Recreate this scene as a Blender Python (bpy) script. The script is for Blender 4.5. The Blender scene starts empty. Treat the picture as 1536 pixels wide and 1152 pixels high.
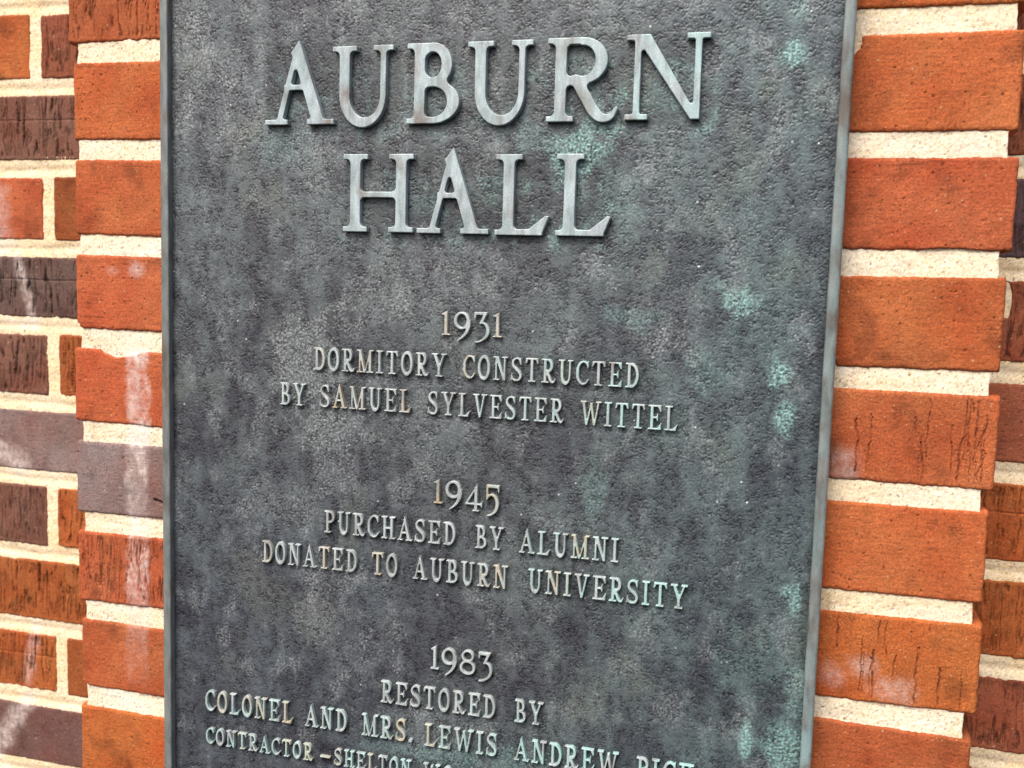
import bpy, math
import numpy as np
from mathutils import Vector

scene = bpy.context.scene
C = scene.collection

# ------------------------------------------------------------------ camera
cam_d = bpy.data.cameras.new('camera')
cam = bpy.data.objects.new('camera', cam_d); C.objects.link(cam)
cam.location = (0.5101, -0.6325, -0.1510)
cam.rotation_euler = (1.46844, -0.02839, 0.27638)
cam_d.sensor_width = 36.0; cam_d.lens = 35.93
cam_d.clip_start = 0.01; cam_d.clip_end = 200
cam_d.dof.use_dof = True; cam_d.dof.focus_distance = 0.655; cam_d.dof.aperture_fstop = 11
scene.camera = cam

# ------------------------------------------------------------------ light
EL, AZ = 52.0, 15.0            # elevation; degrees to the left of the wall's normal
w = bpy.data.worlds.new('World'); scene.world = w; w.use_nodes = True
nt = w.node_tree; nt.nodes.clear()
sky = nt.nodes.new('ShaderNodeTexSky'); sky.sky_type = 'NISHITA'; sky.sun_disc = False
sky.sun_elevation = math.radians(EL); sky.sun_rotation = math.radians(180 + AZ)
sky.air_density = 0.7; sky.dust_density = 5.0; sky.ozone_density = 0.4
bg = nt.nodes.new('ShaderNodeBackground'); bg.inputs['Strength'].default_value = 0.11
wo = nt.nodes.new('ShaderNodeOutputWorld')
nt.links.new(sky.outputs[0], bg.inputs[0]); nt.links.new(bg.outputs[0], wo.inputs[0])

sd = bpy.data.lights.new('sun', 'SUN'); sun = bpy.data.objects.new('sun', sd); C.objects.link(sun)
sd.energy = 1.8; sd.angle = math.radians(32); sd.color = (1.0, 0.95, 0.88)
e, a = math.radians(EL), math.radians(AZ)
to_sun = Vector((-math.sin(a)*math.cos(e), -math.cos(a)*math.cos(e), math.sin(e)))
sun.rotation_euler = to_sun.to_track_quat('Z', 'Y').to_euler()
scene.view_settings.view_transform = 'Standard'; scene.view_settings.look = 'None'
scene.view_settings.gamma = 1; scene.view_settings.use_curve_mapping = False
scene.view_settings.exposure = 0.90

# ------------------------------------------------------------------ noise
def _h(ix, iy, s):
    n = (ix.astype(np.int64)*374761393 + iy.astype(np.int64)*668265263 + s*982451653) & 0xffffffff
    n = ((n ^ (n >> 13))*1274126177) & 0xffffffff
    n = ((n ^ (n >> 16))*2246822519) & 0xffffffff
    return ((n ^ (n >> 15)) & 0xffffff)/float(0x1000000)
def perlin(x, y, s=0):
    x = np.asarray(x, float); y = np.asarray(y, float)
    x0 = np.floor(x); y0 = np.floor(y); fx = x-x0; fy = y-y0
    ux = fx*fx*fx*(fx*(fx*6-15)+10); uy = fy*fy*fy*(fy*(fy*6-15)+10)
    def g(dx, dy):
        t = _h(x0+dx, y0+dy, s)*2*np.pi
        return np.cos(t)*(fx-dx)+np.sin(t)*(fy-dy)
    a_ = g(0, 0); b_ = g(1, 0); c_ = g(0, 1); d_ = g(1, 1)
    return (a_+(b_-a_)*ux + ((c_+(d_-c_)*ux)-(a_+(b_-a_)*ux))*uy)*1.5
def fbm(x, y, s=0, o=3):
    r = 0; amp = 1.0; tot = 0
    for k in range(o):
        r = r+amp*perlin(x*2**k+17.3*k, y*2**k-9.1*k, s+k*31); tot += amp; amp *= .55
    return r/tot
def white(x, y, s=0): return _h(np.floor(x), np.floor(y), s)
def sstep(a_, b_, x):
    t = np.clip((x-a_)/(b_-a_), 0, 1); return t*t*(3-2*t)

# ------------------------------------------------------------------ mesh helpers
def make_mesh(name, verts, faces, smooth=True, attrs=None, mat=None):
    me = bpy.data.meshes.new(name)
    verts = np.asarray(verts, np.float32)
    if isinstance(faces, np.ndarray):
        nf, k = faces.shape
        me.vertices.add(len(verts)); me.vertices.foreach_set('co', verts.ravel())
        me.loops.add(nf*k); me.loops.foreach_set('vertex_index', faces.ravel().astype(np.int32))
        me.polygons.add(nf); me.polygons.foreach_set('loop_start', np.arange(0, nf*k, k, dtype=np.int32))
        me.update(calc_edges=True)
    else:
        me.from_pydata(verts.tolist(), [], faces)
    me.polygons.foreach_set('use_smooth', np.full(len(me.polygons), smooth, bool))
    for an, (kind, arr) in (attrs or {}).items():
        at = me.attributes.new(an, kind, 'POINT')
        if kind == 'FLOAT_COLOR':
            c4 = np.ones((len(verts), 4), np.float32); c4[:, :3] = arr; at.data.foreach_set('color', c4.ravel())
        else:
            at.data.foreach_set('value', np.asarray(arr, np.float32).ravel())
    if mat: me.materials.append(mat)
    me.validate()
    return me
def part(name, me, parent):
    o = bpy.data.objects.new(name, me); C.objects.link(o); o.parent = parent; return o
def thing(name, label, cat, loc=(0, 0, 0)):
    o = bpy.data.objects.new(name, None); C.objects.link(o); o.location = loc; o.empty_display_size = .05
    o['label'] = label; o['category'] = cat; return o
def grid_faces(nx, nz):
    i = np.arange(nx-1)[None, :]; j = np.arange(nz-1)[:, None]
    a_ = j*nx+i
    return np.stack([a_, a_+1, a_+nx+1, a_+nx], -1).reshape(-1, 4)     # front faces -Y when x right, z up
def rim_loop(nx, nz):
    b = list(range(nx)); r = [j*nx+nx-1 for j in range(1, nz)]
    t = [(nz-1)*nx+i for i in range(nx-2, -1, -1)]; l = [j*nx for j in range(nz-2, 0, -1)]
    return np.array(b+r+t+l)
def lin(r, g, b):
    f = lambda c: (c/255/12.92) if c/255 <= .04045 else ((c/255+.055)/1.055)**2.4
    return np.array([f(r), f(g), f(b)])

# ------------------------------------------------------------------ materials
def new_mat(name):
    m = bpy.data.materials.new(name); m.use_nodes = True
    n = m.node_tree.nodes; n.clear()
    out = n.new('ShaderNodeOutputMaterial'); bs = n.new('ShaderNodeBsdfPrincipled')
    m.node_tree.links.new(bs.outputs[0], out.inputs[0])
    return m, n, m.node_tree.links, bs
def attr_mat(name, rough, spec, grain_scale, grain_amt, bump, bump_scale, metallic=0.0, grain2=None):
    """colour from the mesh's patina attribute, multiplied by procedural grain, with grain bump"""
    m, n, l, bs = new_mat(name)
    at = n.new('ShaderNodeAttribute'); at.attribute_name = 'patina'
    tc = n.new('ShaderNodeTexCoord')
    nz = n.new('ShaderNodeTexNoise'); nz.inputs['Scale'].default_value = grain_scale
    nz.inputs['Detail'].default_value = 4; nz.inputs['Roughness'].default_value = .7
    l.new(tc.outputs['Object'], nz.inputs['Vector'])
    mr = n.new('ShaderNodeMapRange'); mr.inputs['From Min'].default_value = .3; mr.inputs['From Max'].default_value = .7
    mr.inputs['To Min'].default_value = 1-grain_amt; mr.inputs['To Max'].default_value = 1+grain_amt
    l.new(nz.outputs['Fac'], mr.inputs['Value'])
    mx = n.new('ShaderNodeVectorMath'); mx.operation = 'SCALE'
    l.new(at.outputs['Color'], mx.inputs[0]); l.new(mr.outputs[0], mx.inputs['Scale'])
    l.new(mx.outputs[0], bs.inputs['Base Color'])
    n2 = n.new('ShaderNodeTexNoise'); n2.inputs['Scale'].default_value = bump_scale; n2.inputs['Detail'].default_value = 3
    l.new(tc.outputs['Object'], n2.inputs['Vector'])
    bp = n.new('ShaderNodeBump'); bp.inputs['Strength'].default_value = bump; bp.inputs['Distance'].default_value = .0006
    l.new(n2.outputs['Fac'], bp.inputs['Height']); l.new(bp.outputs[0], bs.inputs['Normal'])
    bs.inputs['Roughness'].default_value = rough; bs.inputs['Specular IOR Level'].default_value = spec
    bs.inputs['Metallic'].default_value = metallic
    return m
M_BRICK = attr_mat('fired_clay_brick', .85, .25, 900, .22, .55, 1300)
M_MORTAR = attr_mat('sand_mortar', .95, .1, 1300, .20, .5, 1700)
M_PANEL = attr_mat('bronze_patina', .42, .5, 1500, .16, .22, 1500, .18)

def metal_mat(name, base, brown, teal, rough, gold_amt):
    """raised bronze: streaky pale patina, brown bare patches, teal verdigris, golden rubbed spots"""
    m, n, l, bs = new_mat(name)
    tc = n.new('ShaderNodeTexCoord')
    def noise(sx, sy, sz, sc, det=3, off=0):
        mp = n.new('ShaderNodeMapping'); mp.inputs['Scale'].default_value = (sx, sy, sz)
        mp.inputs['Location'].default_value = (off, off*.7, off*1.3)
        l.new(tc.outputs['Object'], mp.inputs['Vector'])
        t = n.new('ShaderNodeTexNoise'); t.inputs['Scale'].default_value = sc; t.inputs['Detail'].default_value = det
        l.new(mp.outputs[0], t.inputs['Vector']); return t.outputs['Fac']
    def rng(f, a_, b_, lo=0, hi=1):
        r = n.new('ShaderNodeMapRange'); r.inputs['From Min'].default_value = a_; r.inputs['From Max'].default_value = b_
        r.inputs['To Min'].default_value = lo; r.inputs['To Max'].default_value = hi; l.new(f, r.inputs['Value']); return r.outputs[0]
    def mixc(fac, c1, c2):
        r = n.new('ShaderNodeMix'); r.data_type = 'RGBA'
        if hasattr(fac, 'links'): l.new(fac, r.inputs['Factor'])
        else: r.inputs['Factor'].default_value = fac
        for s, c in (('A', c1), ('B', c2)):
            i = [q for q in r.inputs if q.name == s and q.type == 'RGBA'][0]
            if hasattr(c, 'links'): l.new(c, i)
            else: i.default_value = (*c, 1)
        return [q for q in r.outputs if q.type == 'RGBA'][0]
    def mul(a_, b_):
        r = n.new('ShaderNodeMath'); r.operation = 'MULTIPLY'; l.new(a_, r.inputs[0])
        if hasattr(b_, 'links'): l.new(b_, r.inputs[1])
        else: r.inputs[1].default_value = b_
        return r.outputs[0]
    c = mixc(rng(noise(1, 1, .25, 260, 4, 3), .35, .7), tuple(base*1.22), tuple(base*.66))
    c = mixc(rng(noise(1, 1, .45, 75, 4, 11), .52, .68, 0, .8), c, tuple(brown))
    ta = n.new('ShaderNodeAttribute'); ta.attribute_name = 'teal'
    ga = n.new('ShaderNodeAttribute'); ga.attribute_name = 'gold'
    c = mixc(mul(rng(noise(1, 1, .5, 120, 3, 27), .38, .58), ta.outputs['Fac']), c, tuple(teal))
    c = mixc(mul(rng(noise(1, 1, .3, 330, 2, 41), .40, .56, 0, gold_amt), ga.outputs['Fac']), c, (.50, .37, .20))
    sp = rng(noise(1, 1, 1, 1500, 2, 5), .3, .7, .82, 1.18)
    sc = n.new('ShaderNodeVectorMath'); sc.operation = 'SCALE'; l.new(c, sc.inputs[0]); l.new(sp, sc.inputs['Scale'])
    l.new(sc.outputs[0], bs.inputs['Base Color'])
    bp = n.new('ShaderNodeBump'); bp.inputs['Strength'].default_value = .35; bp.inputs['Distance'].default_value = .0004
    l.new(noise(1, 1, .35, 700, 3, 8), bp.inputs['Height']); l.new(bp.outputs[0], bs.inputs['Normal'])
    bs.inputs['Metallic'].default_value = .12; bs.inputs['Roughness'].default_value = rough
    bs.inputs['Specular IOR Level'].default_value = .5
    return m
M_LETTER = metal_mat('rubbed_bronze_lettering', lin(157, 167, 171), lin(112, 99, 92), lin(164, 208, 204), .5, 1.0)
M_SMALL = metal_mat('worn_bronze_lettering', lin(168, 174, 175), lin(130, 127, 122), lin(160, 198, 194), .5, .7)
M_RIM = metal_mat('bronze_rim', lin(110, 113, 112), lin(82, 74, 67), lin(138, 170, 172), .5, .4)

# ------------------------------------------------------------------ brickwork
P = 0.06773                      # course height
BH = 0.0535                      # brick height
PIER_W = 0.6211
WALL_Y = 0.114
XL, XR = 0.0868, 0.5303          # plaque edges

def pale_marks(X, Z, wall):
    """pier efflorescence streak and pale patches with shapes of their own, in wall coordinates"""
    n1 = fbm(X*60, Z*60, 71, 3)
    if wall:
        s = np.zeros_like(X)
        for (ax, az, bx, bz, wd, am) in WALL_PALE:
            t = np.clip(((X-ax)*(bx-ax)+(Z-az)*(bz-az))/((bx-ax)**2+(bz-az)**2), 0, 1)
            d = np.hypot(X-(ax+t*(bx-ax)), Z-(az+t*(bz-az)))+n1*.006
            s = np.maximum(s, am*(1-sstep(wd*.15, wd*1.1, d)))
    else:
        cx = .0512-.0015*np.sin(Z*9); d = np.abs(X-cx)+n1*.004
        body = sstep(-.205, -.212, Z)*(1-sstep(-.40, -.47, Z))
        s = .95*body*(.40+.60*sstep(-.25, .15, fbm(X*30, Z*26, 6, 3)))*(1-sstep(.0060, .0120, d))*(.62+.9*np.clip(fbm(X*35, Z*22, 5, 3)+.25, 0, 1))
        for (ax, az, wx, wz, am) in PIER_PALE:
            d = np.hypot((X-ax)/wx, (Z-az)/wz)+n1*.5
            s = np.maximum(s, am*(1-sstep(.05, 1.25, d)))
    return np.clip(s, 0, 1)
PIER_PALE = [(.0523, -.1515, .008, .007, .55), (.031, -.153, .007, .004, .25), (.538, -.2566, .012, .013, .40), (.556, -.377, .013, .008, .40),
              (.5756, -.390, .015, .011, .45), (.540, -.383, .010, .010, .3)]  # pale patches across brick and mortar
WALL_PALE = [(-.170, -.090, -.166, -.130, .016, .35), (-.150, -.145, -.134, -.205, .007, .6), (-.178, -.313, -.150, -.326, .014, .65), (-.138, -.475, -.150, -.525, .008, .4),
              (-.150, -.545, -.190, -.605, .012, .65), (-.165, -.20, -.13, -.203, .006, .4)]  # pale streaks and patches on the recessed wall

RECTS = {False: [], True: []}
def brick(x0, x1, ztop, y, col, tex, seed, chips=(), depth=.05, res=.0008, cracks=(), wall=False, hi=True, fine_res=.00055):
    """one brick: noisy rounded front face with its own relief, and skirts running back into the mortar"""
    res = (fine_res if tex != 'crack' else .00036) if hi else .004
    z1 = ztop; z0 = ztop-BH
    RECTS[wall].append((x0, x1, z0, z1, chips)); rs = np.random.RandomState(seed)
    z1 += rs.uniform(-.0008, .0008); z0 += rs.uniform(-.0008, .0008)
    nx = max(int((x1-x0)/res), 6); nz = max(int((z1-z0)/res), 6)
    u, v = np.meshgrid(np.linspace(0, 1, nx), np.linspace(0, 1, nz))
    s = seed*7.31
    X = x0+u*(x1-x0); Z = z0+v*(z1-z0)
    en = .0006
    L = en*fbm(Z*70+s, Z*0+1, seed, 3); R = en*fbm(Z*70+s, Z*0+5, seed+1, 3)
    B = en*fbm(X*55+s, X*0+2, seed+2, 4)+.0003*perlin(X*400, X*0, seed); T = en*fbm(X*55+s, X*0+8, seed+3, 4)+.0003*perlin(X*430, X*0, seed+9)
    tl = rs.uniform(-.0012, .0012)
    Xd = X+L*(1-u)+R*u; Zd = Z+B*(1-v)+T*v+tl*(u-.5)
    # rounded rectangle distance
    r = .0024
    hx, hz = (x1-x0)/2, (z1-z0)/2
    qx = np.abs(X-(x0+x1)/2)-hx+r; qz = np.abs(Z-(z0+z1)/2)-hz+r
    d = -(np.minimum(np.maximum(qx, qz), 0)+np.hypot(np.maximum(qx, 0), np.maximum(qz, 0))-r)
    dd = np.clip(d+.0006*fbm(X*160, Z*160, seed+4, 2), 0, r)
    dy = (r-np.sqrt(np.maximum(r*r-(r-dd)**2, 0)))*.75
    dy += .0016*np.clip(-d/.001, 0, 1)
    dy += .0006*fbm(X*25, Z*25, seed+5, 3)+.00022*fbm(X*300, Z*300, seed+6, 2)
    tone = 1+.22*fbm(X*18, Z*18, seed+20, 3)+.17*fbm(X*110, Z*90, seed+21, 3)-.32*sstep(.12, .5, fbm(X*34+3, Z*30, seed+22, 4))
    warp = fbm(X*45, Z*30, seed+7, 2)
    jag = fbm(X*170, Z*110, seed+30, 3)*.26
    groove = np.zeros_like(X)
    if tex in ('bark', 'fine', 'crack'):
        fr, dep, wd = {'bark': (235, .0026, .105), 'fine': (380, .0015, .14), 'crack': (150, .0011, .026)}[tex]
        n = perlin(X*fr+warp*.6+jag+s, Z*fr*.075+warp*.3, seed+8)
        n2 = perlin(X*fr*.6+warp-s, Z*fr*.10, seed+9)
        g = np.exp(-(n/wd)**2)*sstep(-.30, .20, n2)
        if tex == 'crack':                                              # drying cracks: thin, near vertical, of all lengths
            g = g*0
            for q in range(int(17*min(x1-x0, .106)/.095)):
                px = rs.uniform(max(x0, x1-.106)+.004, x1-.004); pz = z1-rs.uniform(0, .03); ln = rs.uniform(.006, .045) if q % 3 else rs.uniform(.03, .052)
                wq = rs.uniform(.00012, .00034) if q % 5 else .00045; cl = np.full_like(X, 9.); t_ = 0
                while t_ < ln and pz > z0+.002:
                    qx, qz = px+rs.normal(0, .00045), pz-rs.uniform(.0015, .003)
                    tt = np.clip(((X-px)*(qx-px)+(Z-pz)*(qz-pz))/((qx-px)**2+(qz-pz)**2), 0, 1)
                    cl = np.minimum(cl, np.hypot(X-(px+tt*(qx-px)), Z-(pz+tt*(qz-pz)))); px, pz = qx, qz; t_ += .00225
                cl = cl+.00018*perlin(X*900, Z*900, seed+q)
                g = np.maximum(g, (1-sstep(wq*.6, wq*1.7, cl))*(.55+.45*sstep(-.2, .3, perlin(X*150, Z*150, seed+50+q))))
        else:
            m_ = perlin(X*fr*1.5+warp*.8+jag*1.4, Z*fr*.12, seed+10)
            g = np.maximum(g, .6*np.exp(-(m_/wd)**2)*sstep(-.1, .25, perlin(X*fr*.4, Z*fr*.25, seed+31)))
            g *= .75+.4*sstep(-.3, .3, fbm(X*35, Z*45, seed+32, 2))
            dy += .0007*perlin(X*fr*.7+warp, Z*fr*.09, seed+33)
        groove = np.clip(g, 0, 1)*sstep(0, .0055, d)
        dy += dep*groove
        tone *= (1+.08*n2)*(1-(.50 if tex == 'crack' else .68)*groove)                               # grime lodged in the fissures
        tone *= 1+.10*perlin(X*700, Z*420, seed+34)
    else:                                                               # sanded: pits and drag marks
        pit = perlin(X*420+jag, Z*420, seed+11)
        dy += .0007*sstep(.60, .85, pit)
        tone *= 1-.45*sstep(.58, .80, pit)
        drag = perlin(X*45+s, Z*1500, seed+12)
        dy += .00010*drag
        vein = fbm(X*240, Z*600, seed+35, 2); tone *= 1+.12*vein
        tone *= 1-.35*sstep(.30, .55, perlin(X*60+warp, Z*900, seed+36))*sstep(.1, .5, perlin(X*30, Z*60, seed+37))
    tone *= 1+.26*perlin(X*760, Z*760, seed+38)+.16*perlin(X*1150, Z*1150, seed+39)
    dy += .00012*perlin(X*760, Z*760, seed+38)
    if tex == 'bark' and rs.rand() < .5:
        zl = z0+.62*(z1-z0); dy += .0007*np.exp(-((Z-zl-.001*fbm(X*30, X*0, seed))/.0006)**2)
    for (cx, cz, rx, rz, dp) in chips:
        q = np.hypot((X-cx)/rx, (Z-cz)/rz)+.35*fbm(X*110, Z*110, seed+13, 3)
        dy += dp*(1-sstep(.75, 1.0, q))
    for pts in cracks:
        best = np.full_like(X, 9.)
        for (ax, az), (bx, bz) in zip(pts[:-1], pts[1:]):
            t = np.clip(((X-ax)*(bx-ax)+(Z-az)*(bz-az))/((bx-ax)**2+(bz-az)**2), 0, 1)
            best = np.minimum(best, np.hypot(X-(ax+t*(bx-ax)), Z-(az+t*(bz-az))))
        best = best+.0004*fbm(X*300, Z*300, seed+14, 2)
        dy += .007*(1-sstep(.0004, .0014, best))
    Y = y+dy
    colv = np.asarray(col)[None, None, :]*tone[..., None]
    hue = fbm(X*22, Z*22, seed+15, 3)[..., None]
    colv = colv*(1+hue*np.array([.14, .46, .55]))
    sp = white(X/.0007, Z/.0007, seed+16)
    colv = np.where((sp > .9965)[..., None], colv*.5+np.array([.26, .19, .12]), colv)
    colv = np.where((sp < .02)[..., None], colv*.55, colv)
    ws = (pale_marks(X, Z, wall)*np.clip(1-1.2*groove, .1, 1)*np.clip(.68+.9*fbm(X*260, Z*170, seed+40, 4), .08, 1))[..., None]
    colv = colv*(1-ws)+np.array([.66, .56, .52])*ws
    V = np.stack([Xd, Y, Zd], -1).reshape(-1, 3); F = grid_faces(nx, nz)
    lp = rim_loop(nx, nz); n0 = len(V)
    back = V[lp].copy(); back[:, 1] = y+depth
    V = np.vstack([V, back]); k = len(lp)
    j = np.arange(k); j2 = (j+1) % k
    S = np.stack([lp[j2], lp[j], n0+j, n0+j2], -1)
    colf = colv.reshape(-1, 3); colf = np.vstack([colf, colf[lp]])
    return V, np.vstack([F, S]), np.clip(colf, .004, 1)
def merge(parts):
    V, F, K = [], [], []; o = 0
    for v, f, c in parts:
        V.append(v); F.append(f+o); K.append(c); o += len(v)
    return np.vstack(V), np.vstack(F), np.vstack(K)

# brick colours (base colours)
ORANGE = np.array([.40, .104, .033]); ORED = np.array([.375, .088, .033]); AMBER = np.array([.40, .108, .028])
ORBRN = np.array([.335, .085, .029]); RUST = np.array([.30, .082, .022]); BROWN = np.array([.185, .082, .055])
DKBRN = np.array([.115, .066, .054]); PURPLE = np.array([.20, .130, .118]); REDBRN = np.array([.215, .064, .032])
DKPURP = np.array([.098, .062, .064])
def course_top(k): return -k*P-(P-BH)/2

pier_parts = []
left_spec = {-2: (ORED, 'sand'), -1: (ORBRN*1.02, 'bark'), 0: (ORANGE, 'sand'), 1: (ORBRN*1.12, 'sand'), 2: (ORED*1.03, 'sand'), 3: (ORED*1.05, 'sand'), 4: (PURPLE, 'sand'),
             5: (ORED*1.0, 'fine'), 6: (ORBRN*1.06, 'sand'), 7: (AMBER, 'sand'), 8: (RUST, 'bark'), 9: (ORANGE, 'sand')}
right_spec = {-2: (ORANGE, 'sand'), -1: (AMBER*.98, 'crack'), 0: (ORANGE*.98, 'sand'), 1: (ORED*.98, 'sand'), 2: (ORANGE*.90, 'sand'), 3: (ORBRN*1.06, 'crack'), 4: (ORANGE*1.02, 'sand'),
              5: (AMBER*.93, 'crack'), 6: (ORBRN*1.0, 'sand'), 7: (ORED, 'sand'), 8: (ORBRN, 'fine'), 9: (ORANGE, 'sand')}
chips_l = {3: [(.037, -.2105, .015, .0056, .006)], 6: [(-.001, -7*P+.0075, .010, .004, .004)], 2: [(.002, -3*P+.008, .004, .004, .003)]}
chips_r = {0: [(.5255, -.006, .010, .017, .007), (.527, -.030, .0035, .02, .005)], 2: [(.5275, -.196, .004, .006, .004)], 4: [(.528, -.334, .004, .005, .006)], 1: [(.59, -.1285, .02, .002, .003)]}
cr_l = {4: [[(.066, -.318), (.078, -.3215), (.086, -.3145), (.0905, -.307)], [(.076, -.285), (.083, -.292), (.094, -.291)]]}
L_X = [-.0030, .0010, .0012, .0006, -.0016, -.0012, -.0010, .0012, -.0006]
for k in range(-7, 15):
    inview = -2 <= k <= 7
    lc, lt = left_spec.get(k, (ORANGE, 'sand')); rc, rt = right_spec.get(k, (ORANGE, 'sand'))
    zt = course_top(k)
    head_r = (k % 2 == 0)
    x0 = (L_X[k+1] if -1 <= k < 8 else 0)+.0
    # left brick: stretcher or header; right brick the opposite length, the middle filled behind the plaque
    xl1 = .2030 if head_r else .0960
    xr0 = (PIER_W-.0960) if head_r else (PIER_W-.2030)
    hl = inview
    pier_parts.append(brick(x0, min(xl1, .115), zt, 0, lc, lt, 100+k, chips_l.get(k, ()), cracks=cr_l.get(k, ()), hi=hl))
    if xl1 > .115: pier_parts.append(brick(.1152, xl1, zt, .0004, lc, 'sand', 150+k, hi=False))
    rx1 = PIER_W+(.0008 if k % 2 else -.0006)
    pier_parts.append(brick(max(xr0, .515), rx1, zt, 0, rc, rt, 200+k, chips_r.get(k, ()), hi=hl))
    if xr0 < .515: pier_parts.append(brick(xr0, .5148, zt, .0004, rc, 'sand', 250+k, hi=False))
    x = xl1+.012; nmid = 1
    gap = (xr0-.012)-x
    nmid = max(1, round((gap+.012)/.215)); bw = (gap-(nmid-1)*.012)/nmid
    for q in range(nmid):
        pier_parts.append(brick(x, x+bw, zt, 0, (ORANGE, ORBRN, ORED)[(k+q) % 3], 'sand', 300+k*5+q, hi=False)); x += bw+.012

def mortar_sheet(x0, x1, z0, z1, y, res, seed, wall, depth, rake=0.0):
    nx = int((x1-x0)/res); nz = int((z1-z0)/res)
    X, Z = np.meshgrid(np.linspace(x0, x1, nx), np.linspace(z0, z1, nz))
    bed = np.round(-Z/P)*-P
    t = (Z-bed)/((P-BH)/2)
    dy = .0005*fbm(X*70, Z*110, seed, 3)+.00030*fbm(X*600, Z*600, seed+1, 2)+.0008*fbm(X*9, Z*30, seed+3, 2)
    dy += rake*np.exp(-((t+.15+.25*perlin(X*14, Z*6, seed+4))/.45)**2)
    hole = perlin(X*520, Z*520, seed+2)
    dy += .0012*sstep(.62, .85, hole)
    for (bx0, bx1, bz0, bz1, chips) in RECTS[wall]:
        mgn = .0028
        i0, i1 = np.searchsorted(X[0], bx0+mgn), np.searchsorted(X[0], bx1-mgn); j0, j1 = np.searchsorted(Z[:, 0], bz0+mgn), np.searchsorted(Z[:, 0], bz1-mgn)
        push = np.full((max(j1-j0, 0), max(i1-i0, 0)), .012)
        if not push.size: continue
        for (cx, cz, rx, rz, dp) in chips:
            q = np.hypot((X[j0:j1, i0:i1]-cx)/rx, (Z[j0:j1, i0:i1]-cz)/rz); push *= sstep(1.0, 1.5, q)
        dy[j0:j1, i0:i1] += push
    base = np.array([.77, .655, .48]) if not wall else np.array([.78, .635, .42])
    tone = 1+.10*fbm(X*25, Z*25, seed+5, 3)+.22*perlin(X*620, Z*620, seed+6)+.14*perlin(X*1100, Z*1100, seed+16)-.10*sstep(.1, .5, fbm(X*40, Z*70, seed+17, 3))
    col = base*tone[..., None]
    hue = fbm(X*14, Z*40, seed+7, 3)[..., None]
    col = col*(1+hue*np.array([.03, .14, .36]))
    sp = white(X/.00085, Z/.00085, seed+8)
    col = np.where((sp > .94)[..., None], col*np.array([.72, .60, .48]), col)
    col = np.where((sp < .06)[..., None], np.array([.82, .76, .66]), col)
    col = np.where(((sp > .5) & (sp < .508))[..., None], np.array([.16, .11, .08]), col)
    ws = pale_marks(X, Z, wall)[..., None]*.8
    col = col*(1-ws)+np.array([.74, .69, .66])*ws
    Xd = X.copy()
    edge = .0014*fbm(Z*60, Z*0+3, seed+9, 3)
    Xd += np.where((X-x0) < .006, edge, 0)+np.where((x1-X) < .006, edge, 0)
    V = np.stack([Xd, y+dy, Z], -1).reshape(-1, 3); F = grid_faces(nx, nz)
    lp = rim_loop(nx, nz); n0 = len(V); back = V[lp].copy(); back[:, 1] = y+depth
    V = np.vstack([V, back]); k = len(lp); j = np.arange(k); j2 = (j+1) % k
    S = np.stack([lp[j2], lp[j], n0+j, n0+j2], -1)
    cf = col.reshape(-1, 3); cf = np.vstack([cf, cf[lp]])
    return V, np.vstack([F, S]), np.clip(cf, .01, .9)

pier = thing('brick_pier', 'orange red brick pier with cream mortar projecting behind the bronze plaque', 'pier', (PIER_W/2, 0, -.75))
def offs(V, o): return V-np.array(o.location, np.float32)[None, :]
V, F, K = merge(pier_parts)
part('brickwork', make_mesh('brickwork', offs(V, pier), F, True, {'patina': ('FLOAT_COLOR', K)}, M_BRICK), pier)
ZT, ZB = 7*P, -15*P
mp = [mortar_sheet(.0045, .118, ZB, ZT, .0015, .0008, 400, False, WALL_Y-.004),
      mortar_sheet(.119, .505, ZB, ZT, .0025, .006, 401, False, WALL_Y-.004),
      mortar_sheet(.506, PIER_W-.0055, ZB, ZT, .0015, .0008, 402, False, WALL_Y-.004)]
V, F, K = merge(mp)
part('mortar_joints', make_mesh('mortar_joints', offs(V, pier), F, True, {'patina': ('FLOAT_COLOR', K)}, M_MORTAR), pier)

# recessed wall, running on behind the pier
wall = thing('brick_wall', 'recessed wall of mixed red, brown and purple bricks set back behind the pier', 'wall', (PIER_W/2, WALL_Y, -.75))
wall_left = {-2: ((RUST*1.0, 'sand'), (REDBRN, 'fine')), -3: ((BROWN, 'bark'),)*2, -1: ((RUST*1.25, 'sand'), (REDBRN*1.05, 'fine')),
             0: ((BROWN*.95, 'bark'),)*2, 1: ((ORED*.98, 'sand'), (RUST*.74, 'sand')), 2: ((DKBRN, 'bark'),)*2,
             3: ((BROWN*.95, 'bark'), (RUST*.92, 'bark')), 4: ((PURPLE*.98, 'sand'),)*2, 5: ((BROWN*.9, 'fine'), (RUST*1.1, 'bark')),
             6: ((RUST*.95, 'bark'),)*2, 7: ((RUST*1.08, 'bark'), (RUST*.80, 'sand')), 8: ((np.array([.135, .066, .056]), 'sand'),)*2,
             9: ((BROWN, 'bark'), (ORED, 'sand'))}
wall_right = {-1: (REDBRN, 'fine'), 0: (REDBRN, 'fine'), 1: (DKPURP, 'fine'), 2: (REDBRN*1.25, 'fine'), 3: (REDBRN*1.3, 'sand'), 4: (RUST*1.25, 'bark'), 5: (RUST*1.15, 'fine'),
              6: (REDBRN*1.25, 'fine'), 7: (RUST, 'bark'), 8: (ORED, 'sand')}
JX = {-1: -.1285, 1: -.1180, 3: -.1155, 5: -.1195, 7: -.1125, 9: -.114}
wp = []
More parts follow.
